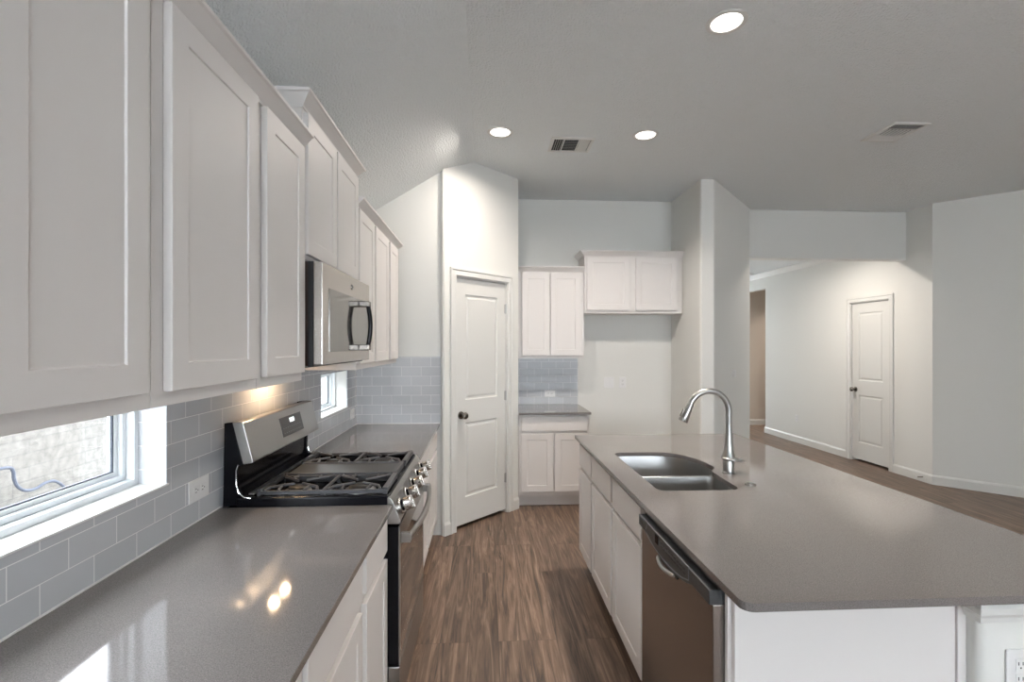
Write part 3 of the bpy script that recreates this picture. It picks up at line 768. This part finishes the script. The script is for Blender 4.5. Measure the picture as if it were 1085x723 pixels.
for i in range(3): MB().box(0.6108, 0.6125, 1.86, 1.895, 0.846 + i * 0.009, 0.849 + i * 0.009).build('vent_slot', M['slot'], r)
MB().box(0.6100, 0.6125, 1.69, 1.72, 0.832, 0.862).build('display', M['black'], r, bevel=0.001)
hb = []
for t in range(13):
    q = t / 12; hb.append((0.612 - 0.012 * math.sin(math.pi * q), 1.545 + 0.150 * q, 0.792 - 0.004 * math.sin(math.pi * q)))
MB().tube(hb, [0.004] + [0.007] * 11 + [0.004], 12).build('handle', M['nickel'], r, smooth=True)
MB().box(0.6205, 0.626, 1.545, 1.695, 0.780, 0.803).build('handle_recess', M['slot'], r)

MB().box(0.640, 0.661, 1.302, 1.904, 0.8295, 0.886).build('gap_shade', M['blackmat'], r)  # black strip painted as the shade in the gap under the counter

# ---------------------------------------------------------------- gas range
Y0, Y1 = 1.956, 2.714
r = thing('gas_range', (-0.70, (Y0 + Y1) / 2, 0), 'freestanding stainless and black gas range between the side counters', 'range')
MB().box(-1.018, -0.388, Y0 + 0.004, Y1 - 0.004, 0.06, 0.900).build('body', M['black'], r, bevel=0.003)
# feet
for x in (-0.95, -0.45):
    for y in (Y0 + 0.06, Y1 - 0.06): MB().lathe([(0.018, 0), (0.018, 0.008), (0.010, 0.010), (0.010, 0.062)], (x, y, 0.0005), seg=12).build('foot', M['blackmat'], r)
# cooktop tray with raised rim
yz = Fr((0, 0, 0), (1, 0, 0), (0, 0, 1), (0, 1, 0))
mb = MB()
mb.box(-0.96, -0.40, Y0 + 0.01, Y1 - 0.01, 0.901, 0.924)
mb.box(-0.975, -0.385, Y0 - 0.002, Y0 + 0.026, 0.901, 0.944)
mb.box(-0.975, -0.385, Y1 - 0.026, Y1 + 0.002, 0.901, 0.944)
mb.box(-0.405, -0.380, Y0 + 0.02, Y1 - 0.02, 0.901, 0.940)
mb.box(-0.975, -0.935, Y0 + 0.02, Y1 - 0.02, 0.901, 0.946)
mb.build('cooktop', M['black'], r, bevel=0.006, seg=3)
MB().box(-0.940, -0.918, Y0 + 0.03, Y1 - 0.03, 0.9455, 0.9535).build('vent_trim', M['steel_h'], r, bevel=0.002)
# backguard
side_poly = [(-1.022, 0.912), (-1.018, 1.236), (-0.985, 1.240), (-0.948, 1.075), (-0.968, 1.058), (-0.968, 0.985), (-0.958, 0.960), (-0.938, 0.948), (-0.938, 0.912)]
for q in (Y0 + 0.002, Y1 - 0.020): MB().prism(side_poly, q, q + 0.018, yz).build('backguard_side', M['black'], r, bevel=0.002)
MB().prism([(-1.021, 0.93), (-1.018, 1.20), (-0.975, 1.20), (-0.975, 0.93)], Y0 + 0.02, Y1 - 0.02, yz).build('backguard_core', M['black'], r)
MB().prism([(-0.986, 1.240), (-0.950, 1.240), (-0.945, 1.236), (-0.908, 1.086), (-0.911, 1.080), (-0.945, 1.075)], Y0, Y1, yz).build('backguard_panel', M['steel_h'], r, bevel=0.002)
rim = [(-0.962, 1.075), (-0.970, 1.052), (-0.970, 0.995), (-0.962, 0.965), (-0.940, 0.946), (-0.915, 0.942)]
for yy in (Y0 - 0.001, Y1 + 0.001):
    MB().tube([(x, yy, z) for x, z in rim], 0.0028, 8).build('edge_trim', M['chrome'], r, smooth=True)
# display on the sloped panel
dx, dz = 0.037, -0.150
ln = math.hypot(dx, dz)
PF = Fr((-0.945, 0, 1.236), (0, 1, 0), (-dx / ln, 0, -dz / ln), (-dz / ln, 0, dx / ln))
MB().box(2.268, 2.515, -0.118, -0.030, -0.001, 0.0022, PF).build('display_panel', M['panelgrey'], r, bevel=0.001)
mb = MB()
for i, ch in enumerate((0, 1, 2)): mb.box(2.372 + i * 0.019, 2.385 + i * 0.019, -0.062, -0.042, 0.0022, 0.003, PF)
mb.build('clock', M['clock'], r)
for i in range(9):
    for j in range(2): MB().box(2.285 + i * 0.024, 2.293 + i * 0.024, -0.105 + j * 0.022, -0.102 + j * 0.022, 0.0022, 0.0027, PF).build('button_marking', M['mark'], r)
# burners
for (x, y, rad) in ((-0.53, 2.105, 0.048), (-0.79, 2.105, 0.038), (-0.53, 2.575, 0.044), (-0.79, 2.575, 0.034)):
    b_ = MB().lathe([(rad + 0.016, 0), (rad + 0.014, 0.008), (rad + 0.004, 0.012), (rad, 0.013)], (x, y, 0.9245), seg=28).build('burner', M['nickel'], r, smooth=True)
    MB().lathe([(rad, 0), (rad + 0.001, 0.005), (rad - 0.004, 0.009), (0.0, 0.010)], (x, y, 0.9380), seg=28, cap=False).build('burner_cap', M['blackmat'], b_, smooth=True)
# grates
def grate(ya, yb, burner_xs, yc):
    g = MB(); z = 0.962; t = 0.0055
    xa, xb = -0.900, -0.405
    def bar(p, q, w=t, zt=z, zb=0.0125):
        g.tube([(p[0], p[1], zt - 0.006), (q[0], q[1], zt - 0.006)], w * 1.2, 6)
    for y in (ya, yb): g.box(xa, xb, y - 0.006, y + 0.006, 0.944, 0.958)
    for x, hw_ in ((xa, 0.006), (xb, 0.010)): g.box(x - hw_, x + hw_, ya - 0.004, yb + 0.004, 0.946, 0.966)
    for x in (xa, (xa + xb) / 2, xb):
        for y in (ya, yb): g.box(x - 0.008, x + 0.008, y - 0.007, y + 0.007, 0.9245, 0.954)
    bar(((xa + xb) / 2, ya), ((xa + xb) / 2, yb), 0.0055)
    for bx in burner_xs:
        for dx_ in (-0.105, 0.105):
            for y, s_ in ((ya, 1), (yb, -1)):
                x = bx + dx_
                g.tube([(x, y, z - 0.004), (x - dx_ * 0.12, y + s_ * 0.035, z), (bx + dx_ * 0.16, yc - s_ * 0.022, z)], 0.0062, 6)
        for y, s_ in ((ya, 1), (yb, -1)):
            for dx_ in (-0.05, 0.05):
                g.tube([(bx + dx_, y, z - 0.004), (bx + dx_ * 1.1, y + s_ * 0.05, z - 0.001)], 0.0055, 6)
    return g.build('grate', M['iron'], r)
grate(1.998, 2.222, (-0.53, -0.78), 2.105)
grate(2.462, 2.686, (-0.53, -0.78), 2.575)
g = MB()
g.box(-0.895, -0.425, 2.246, 2.440, 0.950, 0.960)
gr = g.build('griddle', M['griddle'], r, bevel=0.004)
mb = MB().box(-0.90, -0.42, 2.236, 2.246, 0.9245, 0.966).box(-0.90, -0.42, 2.440, 2.450, 0.9245, 0.966).box(-0.425, -0.405, 2.236, 2.450, 0.9245, 0.966)
mb.build('griddle_rim', M['iron'], gr, bevel=0.003)
# front control panel and knobs
fp = [(-0.388, 0.830), (-0.340, 0.830), (-0.336, 0.842), (-0.366, 0.920), (-0.378, 0.936), (-0.388, 0.936)]
MB().prism(fp, Y0 - 0.001, Y1 + 0.001, yz).build('control_panel', M['steel_h'], r, bevel=0.002)
kn = Vector((0.078, 0, 0.030)).normalized()
for y in (2.025, 2.175, 2.335, 2.495, 2.645):
    c = Vector((-0.350, y, 0.880))
    k = MB().lathe([(0.021, 0.010), (0.021, 0.020), (0.0275, 0.021), (0.0285, 0.024), (0.0275, 0.050), (0.024, 0.054), (0.0, 0.054)], c, kn, 28, cap=False).build('knob', M['knobsteel'], r, smooth=True)
    kf = Fr(c + kn * 0.052, (0, 1, 0), Vector((0, 1, 0)).cross(kn) * -1, kn)
    MB().box(-0.009, 0.009, -0.026, 0.026, -0.018, 0.008, kf).build('knob_grip', M['knobsteel'], k, bevel=0.003)
    MB().lathe([(0.034, -0.002), (0.034, 0.008), (0.031, 0.011), (0.02, 0.011)], c, kn, 28).build('knob_bezel', M['knobsteel'], k, smooth=True)
    MB().lathe([(0.0225, 0.010), (0.0225, 0.0205)], c, kn, 24).build('knob_collar', M['black'], k)
# oven door
od = thing('oven_door', (0, 0, 0)); od.parent = r
LOC['oven_door'] = -wloc(r) if False else Vector((0, 0, 0))
MB().box(-0.386, -0.345, Y0 + 0.004, Y1 - 0.004, 0.268, 0.818).build('door_edge', M['black'], od, bevel=0.002)
mb = MB().box(-0.3445, -0.340, Y0 + 0.004, Y1 - 0.004, 0.268, 0.300).box(-0.3445, -0.340, Y0 + 0.004, Y1 - 0.004, 0.735, 0.818)
mb.box(-0.3445, -0.340, Y0 + 0.004, Y0 + 0.03, 0.300, 0.735).box(-0.3445, -0.340, Y1 - 0.03, Y1 - 0.004, 0.300, 0.735)
mb.build('door_face', M['steel_h'], od)
MB().box(-0.3445, -0.3402, Y0 + 0.03, Y1 - 0.03, 0.300, 0.735).build('oven_window', M['glassdark'], od)
hp = []
for t in range(17):
    q = t / 16; hp.append((-0.307 + 0.028 * math.sin(math.pi * q), Y0 + 0.02 + (Y1 - Y0 - 0.04) * q, 0.765))
MB().tube(hp, 0.0125, 12, flat=1.35).build('oven_handle', M['steel_h'], od, smooth=True)
for y in (Y0 + 0.035, Y1 - 0.035): MB().box(-0.3400, -0.300, y - 0.013, y + 0.013, 0.745, 0.785).build('handle_bracket', M['steel_h'], od, bevel=0.003)
MB().box(-0.386, -0.341, Y0 + 0.004, Y1 - 0.004, 0.070, 0.258).build('storage_drawer', M['steel_h'], r, bevel=0.003)

# ---------------------------------------------------------------- microwave
Ya, Yb, Za, Zb = 1.884, 2.628, 1.463, 1.862
r = thing('microwave_oven', (-0.83, (Ya + Yb) / 2, Za), 'stainless over-the-range microwave oven mounted under the raised cabinet', 'microwave')
MB().box(-1.029, -0.652, Ya + 0.006, Yb - 0.006, Za, Zb).build('body', M['brown'], r, bevel=0.002)
MB().box(-0.672, -0.652, Ya + 0.002, Yb - 0.002, Za - 0.004, Zb).build('front_collar', M['blackmat'], r)
mb = MB().box(-0.651, -0.617, Ya, Yb, Za + 0.004, Zb - 0.002)
mb.build('door', M['mwsteel'] if 'mwsteel' in M else M['steel'], r, bevel=0.003)
MB().box(-0.6175, -0.6150, Ya + 0.078, Yb - 0.025, 1.515, 1.768).build('door_glass', M['mirrorglass'], r, bevel=0.001)
MB().lathe([(0.012, 0.0), (0.012, 0.002), (0.010, 0.0022)], (-0.6168, 2.295, 1.812), (1, 0, 0), 24).build('emblem', M['panelgrey'], r)
MB().lathe([(0.0125, 0.0), (0.0125, 0.003), (0.0108, 0.003), (0.0108, 0.0)], (-0.6168, 2.295, 1.812), (1, 0, 0), 24, cap=False).build('emblem_ring', M['chrome'], r)
hp = []
for t in range(15):
    q = t / 14; hp.append((-0.578 + 0.014 * math.sin(math.pi * q), 2.43, 1.527 + 0.222 * q))
MB().tube(hp, 0.011, 12).build('handle', M['black'], r, smooth=True)
for z in (1.532, 1.744): MB().box(-0.6150, -0.566, 2.405, 2.455, z - 0.014, z + 0.014).build('handle_bracket', M['darknickel'], r, bevel=0.004)
mb = MB().box(-0.98, -0.70, Ya + 0.03, Yb - 0.03, Za - 0.010, Za - 0.0005)
mb.build('vent_grille', M['panelgrey'], r)
for y in (2.26, 2.38):
    MB().box(-0.970, -0.940, y - 0.016, y + 0.016, Za - 0.014, Za - 0.0101).build('cooktop_lamp', M['microlens'], r)
for y in (2.26, 2.38):
    ml = area_light('cooktop_light', (0, 0, 0), (0, 0, 0), 0.03, 0.03, MICRO_POWER / 2, (1.0, 0.68, 0.40))
    ml.parent = r; ml.location = Vector((-0.955, y, Za - 0.018)) - wloc(r)

# ---------------------------------------------------------------- ceiling fittings
def can(x, y, label, z=CZ, group='recessed ceiling lights over the kitchen', power=CAN_POWER, color=WARM, spread=112):
    r = thing('recessed_light', (x, y, z - 0.012), label, 'ceiling light', group)
    MB().lathe([(0.096, 0.0), (0.095, -0.004), (0.088, -0.007), (0.074, -0.004), (0.072, 0.0)], (x, y, z - 0.0005), (0, 0, 1), 48, cap=False).build('trim_ring', M['trim'], r, smooth=True)
    MB().lathe([(0.072, 0.0), (0.071, -0.003), (0.0, -0.0035)], (x, y, z - 0.001), (0, 0, 1), 40, cap=False).build('lens', M['lens'], r, smooth=True)
    l = area_light('lamp', (0, 0, 0), (0, 0, 0), 0.13, 0.13, power, color, math.radians(spread), 'DISK')
    l.parent = r; l.location = (0, 0, -0.006)
can(1.176, 2.310, 'recessed ceiling light above the island, nearest and largest in view', spread=110, power=12)
can(0.111, 3.590, 'recessed ceiling light in front of the pantry wall, left of the first vent', spread=165, power=15)
can(1.200, 3.580, 'recessed ceiling light right of the small vent, farther one over the island', spread=140)

can(1.200, 0.60, 'added unseen ceiling light over the near end of the island', power=5)  # out-of-view light added to brighten the kitchen
for x_, y_, w_ in ((3.6, -0.2, 'nearest the island'), (5.6, 0.2, 'by the right wall'), (5.4, -2.4, 'in the back right corner'), (2.6, -2.4, 'before the middle window')):
    can(x_, y_, 'added unseen ceiling light in the living area, ' + w_, group='added unseen ceiling lights in the living area', power=34, color=(0.95, 0.98, 1.0))  # unseen lights added as broad fill for the whole room

def register(cx, cy, w, h, along, label):
    """three-way louvred register; along: axis across which the groups are laid"""
    r = thing('ceiling_vent', (cx, cy, CZ - 0.012), label, 'vent', 'white ceiling vents')
    fr_ = Fr((cx, cy, CZ - 0.0005), (1, 0, 0), (0, 1, 0), (0, 0, -1)) if along == 'x' else Fr((cx, cy, CZ - 0.0005), (0, 1, 0), (1, 0, 0), (0, 0, -1))
    if along == 'y': w, h = h, w
    MB().sweep([(-w / 2, -h / 2), (w / 2, -h / 2), (w / 2, h / 2), (-w / 2, h / 2)], [(0, 0), (0.004, 0.007), (0.024, 0.010), (0.026, 0.0)], fr_, closed=True).build('frame', M['trim'], r)
    MB().box(-w / 2 + 0.02, w / 2 - 0.02, -h / 2 + 0.02, h / 2 - 0.02, 0.0, 0.0012, fr_).build('duct_shade', M['slot'], r)  # dark plate painted as the shade inside the duct
    iw = w - 0.052; ih = h - 0.052
    cuts = (-iw / 2, -iw / 2 + iw * 0.27, -iw / 2 + iw * 0.68, iw / 2)
    mb = MB()
    for c in cuts[1:3]: mb.box(c - 0.004, c + 0.004, -ih / 2, ih / 2, 0.001, 0.009, fr_)
    mb.build('divider', M['trim'], r)
    for gi, ang in (((0, -60), (1, None), (2, 32)) if along == 'x' else ((0, -32), (1, None), (2, 52))):
        a0, a1 = cuts[gi] + 0.006, cuts[gi + 1] - 0.006
        if ang is not None:
            n_ = max(3, int((a1 - a0) / 0.014))
            for i in range(n_):
                a = a0 + (a1 - a0) * (i + 0.5) / n_
                ca, sa = math.cos(math.radians(ang)), math.sin(math.radians(ang))
                lf = Fr(fr_(a, 0, 0.0075), fr_.e1 * ca + fr_.n * sa, fr_.e2, fr_.n * ca - fr_.e1 * sa)
                MB().box(-0.0072, 0.0072, -ih / 2, ih / 2, -0.0005, 0.0005, lf).build('louvre', M['trim'], r)
        else:
            for i in range(8):
                b = -ih / 2 + ih * (i + 0.5) / 8
                lf = Fr(fr_(0, b, 0.0065), fr_.e1, fr_.e2 * 0.9 - fr_.n * 0.42, fr_.n) if along == 'x' else Fr(fr_(0, b, 0.0065), fr_.e1, fr_.e2 * 0.5 + fr_.n * 0.85, fr_.n)
                lf.n = lf.e1.cross(lf.e2)
                MB().box(a0, a1, -0.005, 0.005, -0.0004, 0.0005, lf).build('louvre', M['trim'], r)
register(0.672, 3.785, 0.335, 0.275, 'x', 'white ceiling vent between the two far recessed lights')
register(3.018, 3.430, 0.275, 0.320, 'y', 'white ceiling vent on its own at the right, toward the hallway')
r = thing('smoke_detector', (4.66, 8.5, 2.79), 'round white smoke detector on the hallway ceiling by the crown', 'smoke detector')
MB().lathe([(0.070, 0.0), (0.070, -0.012), (0.058, -0.034), (0.0, -0.038)], (4.72, 8.45, 2.8295), (0, 0, 1), 32, cap=False).build('housing', M['plate'], r, smooth=True)

# ---------------------------------------------------------------- outlets, switches
def duplex(fr, w, h, label, horiz=False, switch=0, cat='outlet', name='power_outlet'):
    r = thing(name, fr(0, -h / 2, 0), label, cat)
    MB().box(-w / 2, w / 2, -h / 2, h / 2, 0.0003, 0.005, fr).build('cover_plate', M['plate'], r, bevel=0.002)
    if switch:
        for k in range(switch):
            a = (k - (switch - 1) / 2) * 0.046
            MB().box(a - 0.016, a + 0.016, -0.033, 0.033, 0.005, 0.008, fr).build('rocker', M['plate'], r, bevel=0.001)
    else:
        for s_ in (-1, 1):
            c = s_ * 0.020
            def at(p, q): return (c + p, q) if horiz else (q, c + p)
            b = MB()
            p0, p1 = at(-0.016, -0.014), at(0.016, 0.014)
            b.box(min(p0[0], p1[0]), max(p0[0], p1[0]), min(p0[1], p1[1]), max(p0[1], p1[1]), 0.0049, 0.0062, fr)
            so = b.build('socket', M['plate'], r, bevel=0.001)
            sl = MB()
            for q in (-0.006, 0.006):
                p0, p1 = at(-0.001, q - 0.0012), at(0.008, q + 0.0012)
                sl.box(min(p0[0], p1[0]), max(p0[0], p1[0]), min(p0[1], p1[1]), max(p0[1], p1[1]), 0.0060, 0.0065, fr)
            p0, p1 = at(-0.010, -0.002), at(-0.006, 0.002)
            sl.box(min(p0[0], p1[0]), max(p0[0], p1[0]), min(p0[1], p1[1]), max(p0[1], p1[1]), 0.0060, 0.0065, fr)
            sl.build('slots', M['slot'], so)
    return r
sx = lambda y, z, x=-1.03: Fr((x, y, z), (0, -1, 0), (0, 0, 1), (1, 0, 0))
sb = lambda x, z, y=5.23: Fr((x, y, z), (1, 0, 0), (0, 0, 1), (0, -1, 0))
duplex(sx(1.807, 1.025), 0.122, 0.078, 'white horizontal outlet on the tile left of the range', True)
duplex(sx(3.825, 1.012), 0.118, 0.078, 'white blank-looking plate on the tile beyond the small window', True)
duplex(sb(0.698, 1.024, 5.222), 0.115, 0.072, 'white horizontal outlet on the small back tile', True)
duplex(sb(1.345, 1.139), 0.110, 0.118, 'white double switch plate on the wall of the refrigerator space', switch=2, cat='switch', name='light_switch')
duplex(sb(1.497, 1.139), 0.074, 0.118, 'white single outlet on the wall of the refrigerator space, right of the switches')
duplex(Fr((XH, 7.478, 0.385), (0, -1, 0), (0, 0, 1), (-1, 0, 0)), 0.074, 0.115, 'white outlet low on the hallway wall left of the closet door')
duplex(Fr((1.42, 1.2195, 0.672), (1, 0, 0), (0, 0, 1), (0, -1, 0)), 0.078, 0.120, 'white outlet on the end of the island half wall')
cf = Fr((2.62, 4.985, 1.25), (0.87, 0.942, 0), (0, 0, 1), (0.942, -0.87, 0))
duplex(cf, 0.118, 0.078, 'white switch plate on the angled wall beside the hallway opening', switch=2, cat='switch', name='light_switch')
r = thing('door_stop', (XH - 0.02, 5.235, 0.03), 'small spring door stop on the hallway baseboard near the corner', 'door stop')
MB().tube([(XH - 0.015, 5.235, 0.055), (XH - 0.085, 5.235, 0.055)], 0.006, 8).build('spring', M['darknickel'], r)
MB().tube([(XH - 0.085, 5.235, 0.055), (XH - 0.098, 5.235, 0.055)], 0.009, 10).build('rubber_tip', M['plate'], r)

# lamps that light the hallway and the room beyond it
can(3.9, 6.0, 'recessed ceiling light in the hallway', 2.83, None, 24, spread=170)
can(6.0, 8.6, 'recessed ceiling light in the side room', 2.83, None, 11)
